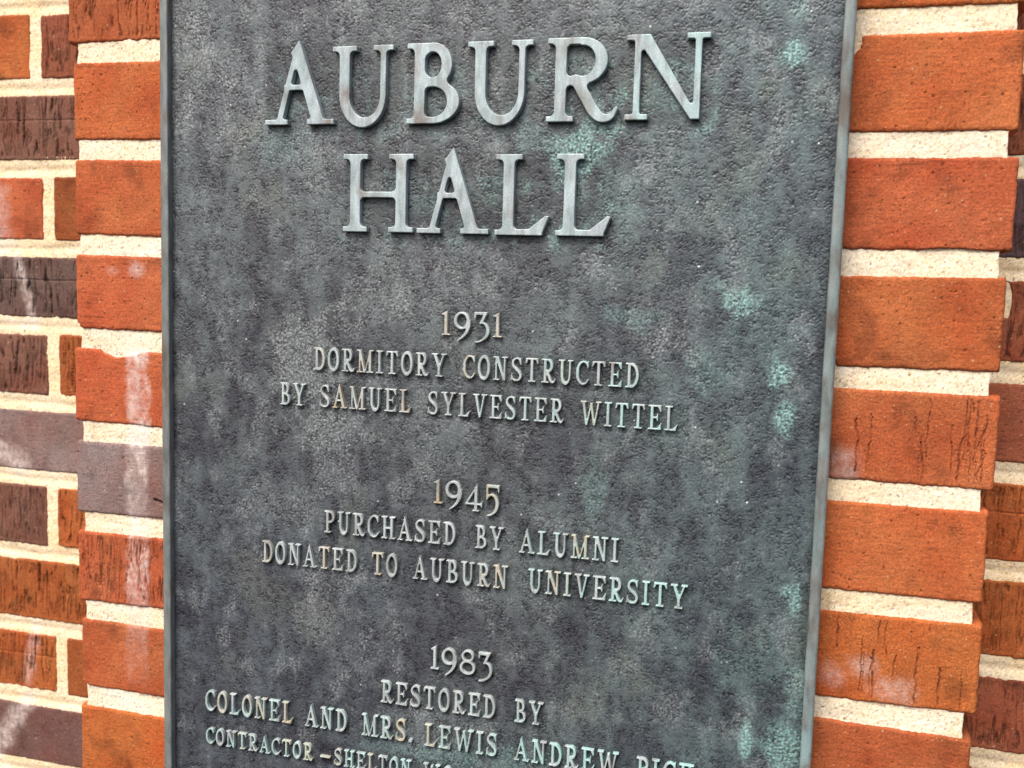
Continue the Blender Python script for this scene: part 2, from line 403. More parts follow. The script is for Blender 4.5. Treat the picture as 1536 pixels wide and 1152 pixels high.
for k in range(-7, 15):
    zt = course_top(k)-.0002
    ls = wall_left.get(k, ((RUST, 'fine'),)*2)
    hl = -2 <= k <= 10
    if k % 2 == 1:
        j = JX.get(k, -.105)
        wp.append(brick(j-.203-.0055, j-.0055, zt, WALL_Y, ls[0][0], ls[0][1], 500+k, wall=True, hi=hl, depth=.07))
        wp.append(brick(j+.0055, j+.0055+.203, zt, WALL_Y, ls[1][0], ls[1][1], 530+k, wall=True, hi=hl, depth=.07))
        wp.append(brick(j-.43, j-.2195, zt, WALL_Y, (RUST, BROWN, ORED, REDBRN)[k % 4], 'fine', 700+k, wall=True, hi=False, depth=.07))
    else:
        wp.append(brick(-.203-.01, -.01, zt, WALL_Y, ls[0][0], ls[0][1], 560+k, wall=True, hi=hl, depth=.07))
        wp.append(brick(-.43, -.2245, zt, WALL_Y, (RUST, BROWN, ORED, REDBRN)[k % 4], 'fine', 730+k, wall=True, hi=False, depth=.07))
    rs_ = wall_right.get(k, (REDBRN, 'fine'))
    xs = .555 if k % 2 else .605
    wp.append(brick(xs, xs+.2030, zt, WALL_Y, rs_[0], rs_[1], 600+k, wall=True, hi=hl, depth=.07,
                    chips=[(.641, -2*P-.021, .0035, .013, .006)] if k == 2 else ()))
    for q in range(2):
        wp.append(brick(xs+.429+q*.2145, xs+.632+q*.2145, zt, WALL_Y, (RUST, ORED, BROWN, REDBRN)[(k*3+q) % 4], 'fine', 800+k*4+q, wall=True, hi=False, depth=.07))
        xq = (-.4415 if k % 2 else -.436)-q*.2145
        wp.append(brick(xq-.203, xq, zt, WALL_Y, (ORED, REDBRN, RUST, BROWN)[(k*3+q) % 4], 'fine', 900+k*4+q, wall=True, hi=False, depth=.07))
    wp.append(brick(xs+.2145, xs+.4175, zt, WALL_Y, (REDBRN, RUST, ORED)[k % 3], 'fine', 760+k, wall=True, hi=False, depth=.07))
V, F, K = merge(wp)
part('brickwork', make_mesh('brickwork', offs(V, wall), F, True, {'patina': ('FLOAT_COLOR', K)}, M_BRICK), wall)
ZT2, ZB2 = 7*P, -15*P
wm = [mortar_sheet(-.86, -.241, ZB2, ZT2, WALL_Y+.0012, .005, 413, True, .10), mortar_sheet(-.24, .03, ZB2, ZT2, WALL_Y+.0012, .0009, 410, True, .10, rake=.0010),
      mortar_sheet(.031, .589, ZB2, ZT2, WALL_Y+.003, .010, 411, True, .10),
      mortar_sheet(.59, .80, ZB2, ZT2, WALL_Y+.0012, .0009, 412, True, .10, rake=.0010), mortar_sheet(.801, 1.44, ZB2, ZT2, WALL_Y+.0012, .005, 414, True, .10)]
V, F, K = merge(wm)
part('mortar_joints', make_mesh('mortar_joints', offs(V, wall), F, True, {'patina': ('FLOAT_COLOR', K)}, M_MORTAR), wall)

# ------------------------------------------------------------------ plaque
PZ1, PZ0 = .062, -.640
PANEL_Y, HEAD_Y, TEXT_Y, RIM_Y = -.0170, -.0215, -.0198, -.0220
plaque = thing('bronze_plaque', 'weathered dark bronze plaque with raised serif lettering and verdigris spots on the brick pier', 'plaque', ((XL+XR)/2, 0, PZ0))
plaque_o = np.array(plaque.location, np.float32)

# ---- lettering: each glyph is a union of strokes, contoured from its distance field
def sd_poly(X, Y, pts):
    pts = np.asarray(pts, float); d = np.full(X.shape, 1e9); sgn = np.ones(X.shape)
    n = len(pts)
    for i in range(n):
        a_ = pts[i]; b_ = pts[i-1]; ex, ey = b_-a_
        wx, wy = X-a_[0], Y-a_[1]
        t = np.clip((wx*ex+wy*ey)/max(ex*ex+ey*ey, 1e-12), 0, 1)
        d = np.minimum(d, (wx-ex*t)**2+(wy-ey*t)**2)
        c1 = Y >= a_[1]; c2 = Y < b_[1]; c3 = ex*wy > ey*wx
        flip = (c1 & c2 & c3) | (~c1 & ~c2 & ~c3)
        sgn = np.where(flip, -sgn, sgn)
    return sgn*np.sqrt(d)
def rect(x0, y0, x1, y1): return ('p', [(x0, y0), (x1, y0), (x1, y1), (x0, y1)])
def quad(xa0, xa1, ya, xb0, xb1, yb): return ('p', [(xa0, ya), (xa1, ya), (xb1, yb), (xb0, yb)])
def ell(cx, cy, rx, ry, tx, ty, clip=None, dx=0): return ('e', cx, cy, rx, ry, tx, ty, clip, dx)
def curve(pts, wds): return ('c', pts, wds)
def dot(x, y, r): return ('c', [(x, y), (x+.0001, y)], [r*2, r*2])
def catmull(pts, wds, n=22):
    p = np.array(pts, float); wv = np.array(wds, float)
    if len(p) < 3:
        t = np.linspace(0, 1, 40)[:, None]; return p[0]*(1-t)+p[1]*t, wv[0]*(1-t[:, 0])+wv[1]*t[:, 0]
    q = np.vstack([2*p[0]-p[1], p, 2*p[-1]-p[-2]]); out = []; ow = []
    for i in range(1, len(q)-2):
        for t in np.linspace(0, 1, n, endpoint=(i == len(q)-3)):
            out.append(.5*((2*q[i])+(-q[i-1]+q[i+1])*t+(2*q[i-1]-5*q[i]+4*q[i+1]-q[i+2])*t*t+(-q[i-1]+3*q[i]-3*q[i+1]+q[i+2])*t**3))
            ow.append(wv[i-1]*(1-t)+wv[i]*t)
    return np.array(out), np.array(ow)
def sd_shape(X, Y, s):
    if s[0] == 'p': return sd_poly(X, Y, s[1])
    if s[0] == 'e':
        _, cx, cy, rx, ry, tx, ty, clip, dx = s
        o = (np.hypot((X-cx)/rx, (Y-cy)/ry)-1)*min(rx, ry)
        irx, iry = rx-tx, ry-ty
        i = (np.hypot((X-cx-dx)/irx, (Y-cy)/iry)-1)*min(irx, iry)
        d = np.maximum(o, -i)
        if clip: d = np.maximum(d, clip(X, Y))
        return d
    p, wv = catmull(s[1], s[2]); d = np.full(X.shape, 1e9)
    for (x, y), w_ in zip(p, wv): d = np.minimum(d, np.hypot(X-x, Y-y)-w_/2)
    return d
def smin(a_, b_, k):
    h = np.maximum(k-np.abs(a_-b_), 0)/k
    return np.minimum(a_, b_)-h*h*k*.25
def serif(x0, x1, y0, t): return rect(x0, y0, x1, y0+t)

def glyph(ch, w, T, t, e, st):
    """strokes of one capital: w width, T thick, t thin, e serif overhang, st serif thickness (cap height = 1)"""
    S = []; ov = .012; ei = e*.55 if w < .8 else e
    def stem(x0, x1, y0=0, y1=1, lo=True, hi=True, la=e, lb=e, ha=e, hb=e):
        S.append(rect(x0, y0+st*.4, x1, y1-st*.4))
        if lo: S.append(serif(x0-la, x1+lb, y0, st))
        if hi: S.append(serif(x0-ha, x1+hb, y1-st, st))
    bow = lambda xc: (lambda X, Y: xc-X)
    if ch == 'I': stem(e, e+T)
    elif ch == 'L':
        stem(e, e+T, lb=0); S.append(rect(e, 0, w*.88, st*1.15))
        S.append(('p', [(w*.60, st*.9), (w*.55, .0), (w*.86, 0), (w, .24), (w*.93, .245)]))
    elif ch == 'H':
        stem(e, e+T, lb=ei, hb=ei); stem(w-e-T, w-e, la=ei, ha=ei); S.append(rect(e+T*.5, .445, w-e-T*.5, .445+t*.95))
    elif ch == 'T':
        c = w/2; stem(c-T/2, c+T/2, hi=False); S.append(rect(0.02, 1-st*1.15, w-.02, 1))
        S.append(('p', [(0, .78), (.05, .78), (.12, 1-st), (.10, .99), (.02, .99)])); S.append(('p', [(w, .78), (w-.05, .78), (w-.12, 1-st), (w-.10, .99), (w-.02, .99)]))
    elif ch == 'E' or ch == 'F':
        stem(e, e+T, lb=e if ch == 'F' else 0, hb=0); S.append(rect(e, 1-st*1.1, w*.94, 1)); S.append(rect(e+T*.5, .47, w*.72, .47+st))
        S.append(('p', [(w*.97, .74), (w*.90, .74), (w*.70, 1-st), (w*.72, .99), (w*.95, .99)]))
        S.append(('p', [(w*.74, .36), (w*.68, .36), (w*.58, .5), (w*.68, .66), (w*.74, .66)]))
        if ch == 'E':
            S.append(rect(e, 0, w*.96, st*1.1)); S.append(('p', [(w, .27), (w*.93, .27), (w*.70, st), (w*.72, .01), (w*.97, .01)]))
    elif ch == 'A':
        ax = w*.495; ap = 1.085
        bl, br = w*.155, w*.80
        if w > .9:
            S.append(('p', [(w*.165, st*.4), (w*.250, st*.4), (w*.450, .79), (w*.5, ap), (w*.407, .89)])); S.append(('p', [(w*.375, .925), (w*.41, .86), (w*.52, .9), (w*.5, ap)]))
            S.append(('p', [(w*.690, st*.4), (w*.868, st*.4), (w*.5, ap), (w*.43, .83)])); S.append(rect(w*.28, .446, w*.62, .514))
            S.append(serif(0, w*.335, 0, st)); S.append(serif(w*.615, w, 0, st)); return S
        S.append(('p', [(bl-t*.55, st*.4), (bl+t*.55, st*.4), (ax+t*.55, ap-.10), (ax, ap), (ax-t*.30, ap-.09)]))
        S.append(('p', [(br-T*.58, st*.4), (br+T*.58, st*.4), (ax+.008, ap), (ax-T*.38, ap-.19)]))
        S.append(('p', [(ax-T*.62, ap-.155), (ax-T*.40, ap-.19), (ax, ap-.04)]))
        S.append(rect(w*.27, .31, w*.66, .31+t*.95) if w < .7 else rect(w*.27, .445, w*.62, .51))
        S.append(serif(0, bl+t*.6+e*.85, 0, st)); S.append(serif(br-T*.6-e*.75, w, 0, st))
    elif ch == 'U':
        x1, x2 = e+T, w-e-t
        S.append(rect(e, .36, x1, 1-st*.4)); S.append(serif(0, x1+ei, 1-st, st))
        S.append(rect(x2, .36, x2+t, 1-st*.4)); S.append(serif(x2-ei, w, 1-st, st))
        cx = (e+x2+t)/2; rx = (x2+t-e)/2; ry = .39
        S.append(('u', cx, .38, rx, ry+ov, T, t, (T+t)*.42))
    elif ch in 'BPRD':
        top = 1; x1 = e+T; bt = t*1.02
        stem(e, x1, lb=0 if ch in 'BD' else e, hb=0)
        if ch == 'D':
            cx = w*.42; S.append(ell(cx, .5, w-cx, .5, T, bt, bow(cx)))
            S.append(rect(e, 1-bt, cx+.01, 1)); S.append(rect(e, 0, cx+.01, bt))
        elif ch == 'B':
            ym = .50; r1 = (1-ym+bt*.5)/2; wu = w*.87; cx = w*.50
            S.append(ell(cx, 1-r1, wu-cx, r1, T*.98, bt, bow(cx))); S.append(rect(e, 1-bt, cx+.01, 1)); S.append(rect(x1-.02, 1-2*r1, cx+.01, 1-2*r1+bt))
            r2 = (ym+bt*.5)/2; S.append(ell(cx, r2, w-cx, r2, T*1.03, bt, bow(cx))); S.append(rect(e, 0, cx+.01, bt))
        else:
            yb = .45; r1 = (1-yb)/2; wu = w*(.835 if ch == 'R' else 1.0); cx = w*.50
            S.append(ell(cx, 1-r1, wu-cx, r1, T*1.02, bt, bow(cx))); S.append(rect(e, 1-bt, cx+.01, 1)); S.append(rect(x1-.02, yb, cx+.01, yb+bt))
            if ch == 'R':
                S.append(curve([(w*.40, .50), (w*.53, .32), (w*.66, .13), (w*.77, .045), (w*.90, .05), (w*.975, .15)], [T*.85, T*.98, T*.98, T*.8, t*.9, t*.55]))
    elif ch in 'OCQG':
        if ch == 'O': S.append(ell(w/2, .5, w/2, .5+ov, T*.98, t, None))
        else:
            cl = lambda X, Y: np.minimum(X-w*.60, .0*X+9) if False else np.minimum(np.maximum(X-w*.56, np.abs(Y-.5)-.26), 9)*-1
            S.append(curve([(w*.93, .79), (w*.80, .91), (w*.58, .965), (w*.33, .90), (w*.13, .70), (T*.52, .5), (w*.13, .30), (w*.33, .10), (w*.58, .035), (w*.80, .09), (w*.97, .22)],
                           [t*.9, t*1.0, t*1.0, t*1.25, T*.95, T*1.05, T*.95, t*1.25, t, t, t*.8]))
            S.append(('p', [(w*.90, .70), (w*.98, .70), (w*.99, .99), (w*.93, .99), (w*.86, .86)]))
    elif ch == 'S':
        S.append(curve([(w*.84, .78), (w*.74, .92), (w*.50, .965), (w*.24, .89), (w*.17, .74), (w*.30, .60), (w*.52, .50), (w*.76, .38), (w*.86, .23), (w*.74, .08), (w*.48, .035), (w*.22, .08), (w*.08, .24)],
                       [t*.8, t, t, t*1.15, T*.9, T, T*1.05, T, T*.9, t*1.15, t, t, t*.8]))
        S.append(('p', [(w*.82, .70), (w*.91, .70), (w*.91, .99), (w*.84, .98)])); S.append(('p', [(w*.0, .02), (w*.07, .02), (w*.14, .30), (w*.05, .31)]))
    elif ch == 'N':
        S.append(rect(e, st*.4, e+t, .98)); S.append(serif(0, 2*e+t, 0, st))
        S.append(rect(w-e-t, .0, w-e, 1-st*.4)); S.append(serif(w-2*e-t, w, 1-st, st))
        S.append(('p', [(e*.9, 1), (e*.9+T*1.35, 1), (w-e-.002, .0), (w-e-T*.75, 0)])); S.append(serif(0, e+T*.5, 1-st, st))
    elif ch == 'M':
        S.append(rect(e, st*.4, e+t, .98)); S.append(serif(0, 2*e+t, 0, st))
        S.append(rect(w-e-T, st*.4, w-e, .97)); S.append(serif(w-2*e-T, w, 0, st))
        c = w*.47
        S.append(('p', [(e*.8, 1), (e*.8+T*1.05, 1), (c+T*.35, 0), (c-T*.35, 0)]))
        S.append(('p', [(w-e-t*1.0, 1), (w-e, 1), (c+T*.35, 0), (c-.0, 0)])); S.append(serif(0, e+T*.6, 1-st, st)); S.append(serif(w-e-t, w, 1-st, st))
    elif ch == 'V':
        c = w*.5
        S.append(('p', [(e*.8, 1-st*.4), (e*.8+T*1.1, 1-st*.4), (c+T*.3, 0), (c-T*.35, 0)])); S.append(('p', [(w-e*.9-t*1.05, 1-st*.4), (w-e*.9, 1-st*.4), (c+T*.35, 0), (c-T*.1, 0)]))
        S.append(serif(0, e*1.6+T*1.1, 1-st, st)); S.append(serif(w-1.8*e-t, w, 1-st, st))
    elif ch == 'W':
        a1, a2 = w*.31, w*.68; tp = w*.52
        S.append(('p', [(e*.7, 1-st*.4), (e*.7+T*1.05, 1-st*.4), (a1+T*.35, 0), (a1-T*.35, 0)])); S.append(('p', [(tp-t*.5, .93), (tp+t*.5, .93), (a1+T*.35, 0), (a1-T*.1, 0)]))
        S.append(('p', [(tp-T*.5, .93), (tp+T*.45, .93), (a2+T*.35, 0), (a2-T*.35, 0)])); S.append(('p', [(w-e*.8-t*1.05, 1-st*.4), (w-e*.8, 1-st*.4), (a2+T*.35, 0), (a2-T*.1, 0)]))
        S.append(serif(0, e*1.5+T, 1-st, st)); S.append(serif(w-1.7*e-t, w, 1-st, st))
    elif ch == 'Y':
        c = w*.5
        S.append(rect(c-T/2, st*.4, c+T/2, .46)); S.append(serif(c-T/2-e, c+T/2+e, 0, st))
        S.append(('p', [(e*.8, 1-st*.4), (e*.8+T*1.1, 1-st*.4), (c+T*.5, .44), (c-T*.5, .40)])); S.append(('p', [(w-e*.9-t*1.05, 1-st*.4), (w-e*.9, 1-st*.4), (c+T*.5, .40), (c-T*.1, .40)]))
        S.append(serif(0, e*1.6+T*1.1, 1-st, st)); S.append(serif(w-1.8*e-t, w, 1-st, st))
    elif ch == 'K':
        stem(e, e+T); S.append(('p', [(w*.84, 1-st*.4), (w*.84-t*1.2, 1-st*.4), (e+T*.6, .42), (e+T*.9, .40)])); S.append(serif(w*.55, w*.96, 1-st, st))
        S.append(('p', [(w*.36, .56), (w*.54, .62), (w*.92, st*.4), (w*.68, st*.4)])); S.append(serif(w*.55, w, 0, st))
    elif ch == '.': S.append(dot(w/2, .085, .085))
    elif ch == '-': S.append(rect(0, .33, w, .43))
    elif ch == '1':
        S.append(rect(w*.5-T*.55, st*.4, w*.5+T*.55, 1.0)); S.append(serif(0, w, 0, st)); S.append(('p', [(w*.5, 1.03), (0, .93), (.0, .88), (w*.45, .86)]))
        S.append(('p', [(w*.5-T*.5, .97), (w*.5+T*.55, .97), (w*.5+T*.55, 1.06)]))
    elif ch == '9':
        S.append(ell(w*.47, .66, w*.47, .375, T*1.05, t*1.1))
        S.append(curve([(w*.905, .66), (w*.89, .42), (w*.74, .14), (w*.50, -.07), (w*.27, -.20)], [T*.95, T*1.15, T*1.05, T*.75, t*.7]))
    elif ch == '3':
        S.append(rect(.02, .93, w*.80, 1.05)); S.append(('p', [(0, .78), (.055, .78), (.09, .95), (.09, 1.05), (0, 1.05)]))
        S.append(('p', [(w*.64, 1.0), (w*.84, 1.03), (w*.52, .55), (w*.34, .56)]))
        S.append(curve([(w*.40, .57), (w*.62, .58), (w*.82, .46), (w*.90, .24), (w*.78, 0), (w*.52, -.16), (w*.26, -.235), (w*.04, -.24)], [t*.8, t*1.1, T*.95, T*1.1, T*.95, t*1.1, t*.9, t*.5]))
    elif ch == '4':
        S.append(rect(w*.62-T*.5, -.20+st*.4, w*.62+T*.5, .86)); S.append(serif(w*.62-T*.5-e*.7, w*.62+T*.5+e*.7, -.20, st))
        S.append(('p', [(0, .10), (.06, .06), (w*.62+T*.5, .88), (w*.62+T*.3, 1.0), (w*.62-T*.2, .86)])); S.append(rect(.01, .08, w*.96, .08+t*.95))
        S.append(('p', [(w*.90, .03), (w*.97, -.02), (w, .24), (w*.94, .24)]))
    elif ch == '5':
        S.append(rect(w*.02, .40, w*.02+t, 1.0)); S.append(rect(w*.02, .88, w*.95, 1.0)); S.append(('p', [(w, .70), (w*.92, .72), (w*.86, .9), (w*.88, 1.0), (w, 1.0)]))
        S.append(curve([(w*.07, .38), (w*.22, .52), (w*.48, .58), (w*.76, .44), (w*.87, .18), (w*.76, -.08), (w*.52, -.24), (w*.30, -.31), (w*.12, -.33)], [t*.8, t, t*1.1, T, T*1.15, T, t*1.1, t, t*.6]))
    elif ch == '8':
        S.append(ell(w*.5, .79, w*.40, .27, T*.82, t)); S.append(ell(w*.5, .27, w*.50, .32, T*.92, t*1.1))
    return S
def sd_glyph(X, Y, shapes, k):
    d = None
    for s in shapes:
        if s[0] == 'u':
            _, cx, cy, rx, ry, T, t, tb = s
            o = (np.hypot((X-cx)/rx, (Y-cy)/ry)-1)*min(rx, ry)
            icx = cx+(T-t)/2; irx = rx-(T+t)/2; iry = ry-tb
            i = (np.hypot((X-icx)/irx, (Y-cy)/iry)-1)*min(irx, iry)
            q = np.maximum(np.maximum(o, -i), Y-cy)
        else: q = sd_shape(X, Y, s)
        d = q if d is None else np.minimum(d, q)
    return d
def contour(F, x, y):
    """marching squares: closed loops around F < 0"""
    ny, nx = F.shape; ins = F < 0; nxt = {}
    def hp(i, j):  # edge (i,j)-(i+1,j)
        a_, b_ = F[j, i], F[j, i+1]; t = a_/(a_-b_); return (x[i]+t*(x[i+1]-x[i]), y[j])
    def vp(i, j):
        a_, b_ = F[j, i], F[j+1, i]; t = a_/(a_-b_); return (x[i], y[j]+t*(y[j+1]-y[j]))
    c = ins[:-1, :-1]*1+ins[:-1, 1:]*2+ins[1:, 1:]*4+ins[1:, :-1]*8
    tab = {1: ['LB'], 2: ['BR'], 3: ['LR'], 4: ['RT'], 5: ['LB', 'RT'], 6: ['BT'], 7: ['LT'], 8: ['TL'], 9: ['TB'], 10: ['BR', 'TL'], 11: ['TR'], 12: ['RL'], 13: ['RB'], 14: ['BL']}
    pos = {}
    for j, i in zip(*np.nonzero((c > 0) & (c < 15))):
        for s in tab[int(c[j, i])]:
            ks = []
            for q in s:
                key = {'B': ('h', i, j), 'T': ('h', i, j+1), 'L': ('v', i, j), 'R': ('v', i+1, j)}[q]
                if key not in pos: pos[key] = hp(key[1], key[2]) if key[0] == 'h' else vp(key[1], key[2])
                ks.append(key)
            nxt[ks[0]] = ks[1]
    loops = []
    while nxt:
        st, cur = nxt.popitem(); lp = [st]
        while cur != st and cur in nxt: lp.append(cur); cur = nxt.pop(cur)
        if len(lp) > 6: loops.append(np.array([pos[q] for q in lp]))
    return loops
def simplify(p, tol):
    def dp(q):
        keep = np.zeros(len(q), bool); keep[0] = keep[-1] = True; stk = [(0, len(q)-1)]
        while stk:
            i, j = stk.pop()
            if j <= i+1: continue
            a_, b_ = q[i], q[j]; n = b_-a_; L = np.hypot(*n)+1e-12
            d = np.abs(n[0]*(q[i+1:j, 1]-a_[1])-n[1]*(q[i+1:j, 0]-a_[0]))/L
            m = int(np.argmax(d))
            if d[m] > tol: keep[i+1+m] = True; stk += [(i, i+1+m), (i+1+m, j)]
        return q[keep]
    h = len(p)//2
    a_ = dp(p[:h+1]); b_ = dp(np.vstack([p[h:], p[:1]]))
    return np.vstack([a_[:-1], b_[:-1]])
def solid(loops, relief, bevel):
    """filled, bevelled outline as arrays: x right, y up, z out of the plaque (0 .. relief)"""
    cu = bpy.data.curves.new('outline', 'CURVE'); cu.dimensions = '2D'; cu.fill_mode = 'BOTH'
    cu.extrude = relief/2; cu.bevel_depth = bevel; cu.bevel_resolution = 1; cu.offset = -bevel; cu.extrude = relief/2-bevel
    for lp in loops:
        s = cu.splines.new('POLY'); s.points.add(len(lp)-1); s.use_cyclic_u = True
        s.points.foreach_set('co', np.hstack([lp, np.zeros((len(lp), 1)), np.ones((len(lp), 1))]).astype(np.float32).ravel())
    o = bpy.data.objects.new('outline', cu); C.objects.link(o)
    dg = bpy.context.evaluated_depsgraph_get(); me = bpy.data.meshes.new_from_object(o.evaluated_get(dg))
    v = np.empty(len(me.vertices)*3, np.float32); me.vertices.foreach_get('co', v); v = v.reshape(-1, 3)
    f = [tuple(p.vertices) for p in me.polygons]
    bpy.data.objects.remove(o); bpy.data.curves.remove(cu); bpy.data.meshes.remove(me)
    v = v.copy(); v[:, 2] += relief/2
    return v, f
def outline(ch, w, fnt, res):
    T, t, e, st, k = fnt
    S = glyph(ch, w, T, t, e, st)
    if ch in 'AMNVW4': k = k*.45
    x = np.arange(-.06, w+.06, res); y = np.arange(-.42, 1.14, res)
    X, Y = np.meshgrid(x, y)
    x = np.arange(-.06-k, w+.06+k, res); y = np.arange(-.42-k, 1.14+k, res); X, Y = np.meshgrid(x, y)
    d = sd_glyph(X, Y, S, k)
    grown = [simplify(l, res*.08) for l in contour(d-k, x, y)]         # grow and shrink: rounds the inner corners like a casting
    d2 = np.full(X.shape, 1e9); sg = np.ones(X.shape)
    for l in grown:
        q = sd_poly(X, Y, l); d2 = np.minimum(d2, np.abs(q)); sg *= np.sign(q+1e-12)
    nin = d2*sg
    return [simplify(l, res*.06) for l in contour(np.minimum(nin+k, d), x, y)]

HEADF = (.143, .078, .100, .066, .050)
TEXTF = (.112, .074, .100, .056, .024)
TW = {'A': .66, 'B': .53, 'C': .52, 'D': .55, 'E': .56, 'F': .53, 'H': .64, 'I': .325, 'K': .62, 'L': .53, 'M': .77, 'N': .64, 'O': .54, 'P': .50, 'R': .585, 'S': .50, 'T': .56,
      'U': .62, 'V': .64, 'W': .90, 'Y': .68, '.': .17, '-': .62, '1': .34, '9': .66, '3': .60, '4': .70, '5': .52, '8': .66}
cache = {}
def text_glyph(ch, cap, relief):
    key = (ch, cap)
    if key not in cache:
        lps = outline(ch, TW[ch], TEXTF, .0125)
        cache[key] = solid([l*cap for l in lps], relief, .00035)
    return cache[key]
def teal_at(x, z):      # verdigris runs strongest towards the plaque's right side and foot
    return float(np.clip(.15+.75*sstep(.28, .46, np.array(x))+.5*sstep(-.42, -.48, np.array(z)), 0, 1))

def place(v, x, z, y_front, relief):
    """glyph space (x right, y up, z out) to the plaque's own space"""
    q = np.empty_like(v); q[:, 0] = x+v[:, 0]; q[:, 2] = z+v[:, 1]; q[:, 1] = (y_front+relief)-v[:, 2]
    return q-plaque_o[None, :]
def letter_mesh(name, pieces, mat):
    V, F, te, go = [], [], [], []; o = 0
    for v, f, a_, b_ in pieces:
        V.append(v); F += [tuple(i+o for i in q) for q in f]; te += [a_]*len(v); go += [b_]*len(v); o += len(v)
    me = make_mesh(name, np.vstack(V), F, False, {'teal': ('FLOAT', te), 'gold': ('FLOAT', go)}, mat)
    return me

GOLD = {('SAMUEL', 1): 1, ('SAMUEL', 5): .7, ('SAMUEL', 2): .4, ('1945', 0): 1, ('1945', 3): .6, ('1931', 0): .7, ('1931', 3): .6, ('ALUMNI', 2): 0, ('ALUMNI', 3): .8, ('TO', 0): .9,
        ('DONATED', 4): .8, ('DONATED', 0): .5, ('DORMITORY', 3): .6, ('DORMITORY', 0): .4, ('COLONEL', 4): .6, ('COLONEL', 6): .9, ('COLONEL', 3): .5, ('COLONEL', 1): .5, ('MRS.', 2): .9, ('LEWIS', 0): .7, ('AUBURN', 5): .7, ('AUBURN', 4): .3,
        ('CONTRACTOR', 3): .6, ('CONTRACTOR', 7): .7, ('CONTRACTOR', 9): .6, ('-', 0): .6, ('SHELTON', 0): .8, ('SHELTON', 3): .8, ('UNIVERSITY', 1): .5, ('UNIVERSITY', 2): .5, ('WITTEL', 0): .5, ('CONSTRUCTED', 0): .6, ('CONSTRUCTED', 6): .4}
letter_sites = []      # for the painted shade, grime and patina of the panel around raised letters
def set_word(txt, x0, x1, base, cap):
    gap = .135; nat = sum(TW[c] for c in txt)+gap*(len(txt)-1)
    k = (x1-x0)/(nat*cap)                                  # stretch to the measured length
    x = x0; pcs = []; relief = PANEL_Y-TEXT_Y+.0004
    for i, ch in enumerate(txt):
        v, f = text_glyph(ch, cap, relief)
        v = v.copy(); v[:, 0] *= k
        pcs.append((place(v, x, base, TEXT_Y, relief), f, teal_at(x, base), GOLD.get((txt, i), .03)))
        letter_sites.append((x, x+TW[ch]*cap*k, base, base+cap))
        x += (TW[ch]+gap)*cap*k
    nm = 'numeral' if txt.isdigit() else ('dash' if txt == '-' else 'word')
    part(nm, letter_mesh(nm, pcs, M_SMALL), plaque)

# heading letters: letter, left edge, width in caps, baseline (metres on the plaque)
HC = .0490
HEAD = [('A', .1659, 1.000, -.0555), ('U', .2139, .850, -.0562), ('B', .2648, .695, -.0560), ('U', .3045, .848, -.0562), ('R', .3550, .893, -.0560), ('N', .4028, .995, -.0556),
        ('H', .2222, .983, -.1235), ('A', .2731, .965, -.1238), ('L', .3245, .705, -.1241), ('L', .3629, .698, -.1240)]
hr = PANEL_Y-HEAD_Y+.0004
for ch, x, wd, base in HEAD:
    lps = outline(ch, wd, HEADF, .0085)
    v, f = solid([l*HC for l in lps], hr, .0005)
    part('letter', letter_mesh('letter', [(place(v, x, base, HEAD_Y, hr), f, teal_at(x-.06, base), .0)], M_LETTER), plaque)
    letter_sites.append((x, x+wd*HC, base, base+HC))

CAP = .0149
WORDS = [('1931', .2914, .3312, -.1875, .0146), ('DORMITORY', .2025, .2952, -.2143, CAP), ('CONSTRUCTED', .3064, .4179, -.2143, CAP),
         ('BY', .1781, .1970, -.2388, CAP), ('SAMUEL', .2070, .2716, -.2387, CAP), ('SYLVESTER', .2830, .3721, -.2387, CAP), ('WITTEL', .3827, .4423, -.2389, CAP),
         ('1945', .2885, .3324, -.2962, .0150), ('PURCHASED', .2114, .3037, -.3229, CAP), ('BY', .3173, .3360, -.3230, CAP), ('ALUMNI', .3464, .4100, -.3230, CAP),
         ('DONATED', .1652, .2353, -.3479, CAP), ('TO', .2460, .2642, -.3479, CAP), ('AUBURN', .2751, .3394, -.3477, CAP), ('UNIVERSITY', .3529, .4529, -.3478, CAP),
         ('1983', .2888, .3310, -.4068, .0148), ('RESTORED', .2539, .3336, -.4346, CAP), ('BY', .3468, .3654, -.4344, CAP),
         ('COLONEL', .1210, .1887, -.4596, CAP), ('AND', .1982, .2293, -.4595, CAP), ('MRS.', .2405, .2768, -.4595, CAP), ('LEWIS', .2856, .3356, -.4599, CAP), ('ANDREW', .3470, .4150, -.4599, CAP), ('PICK', .4264, .4622, -.4604, CAP),
         ('CONTRACTOR', .1215, .2043, -.4838, .0116), ('-', .2099, .2173, -.4838, .0116), ('SHELTON', .2203, .2763, -.4838, .0116), ('WO', .2850, .3055, -.4838, .0116)]
def shift(x, z):        # the small letters stand 1.7 mm behind the heading's face
    k = (TEXT_Y+.022); cx, cy, cz = .5101, -.6325, -.1510
    f = (TEXT_Y-cy)/(-.022-cy); return cx+(x-cx)*f, cz+(z-cz)*f
for txt, x0, x1, b, cap in WORDS:
    X0, B0 = shift(x0, b); X1, _ = shift(x1, b)
    set_word(txt, X0, X1, B0, cap)

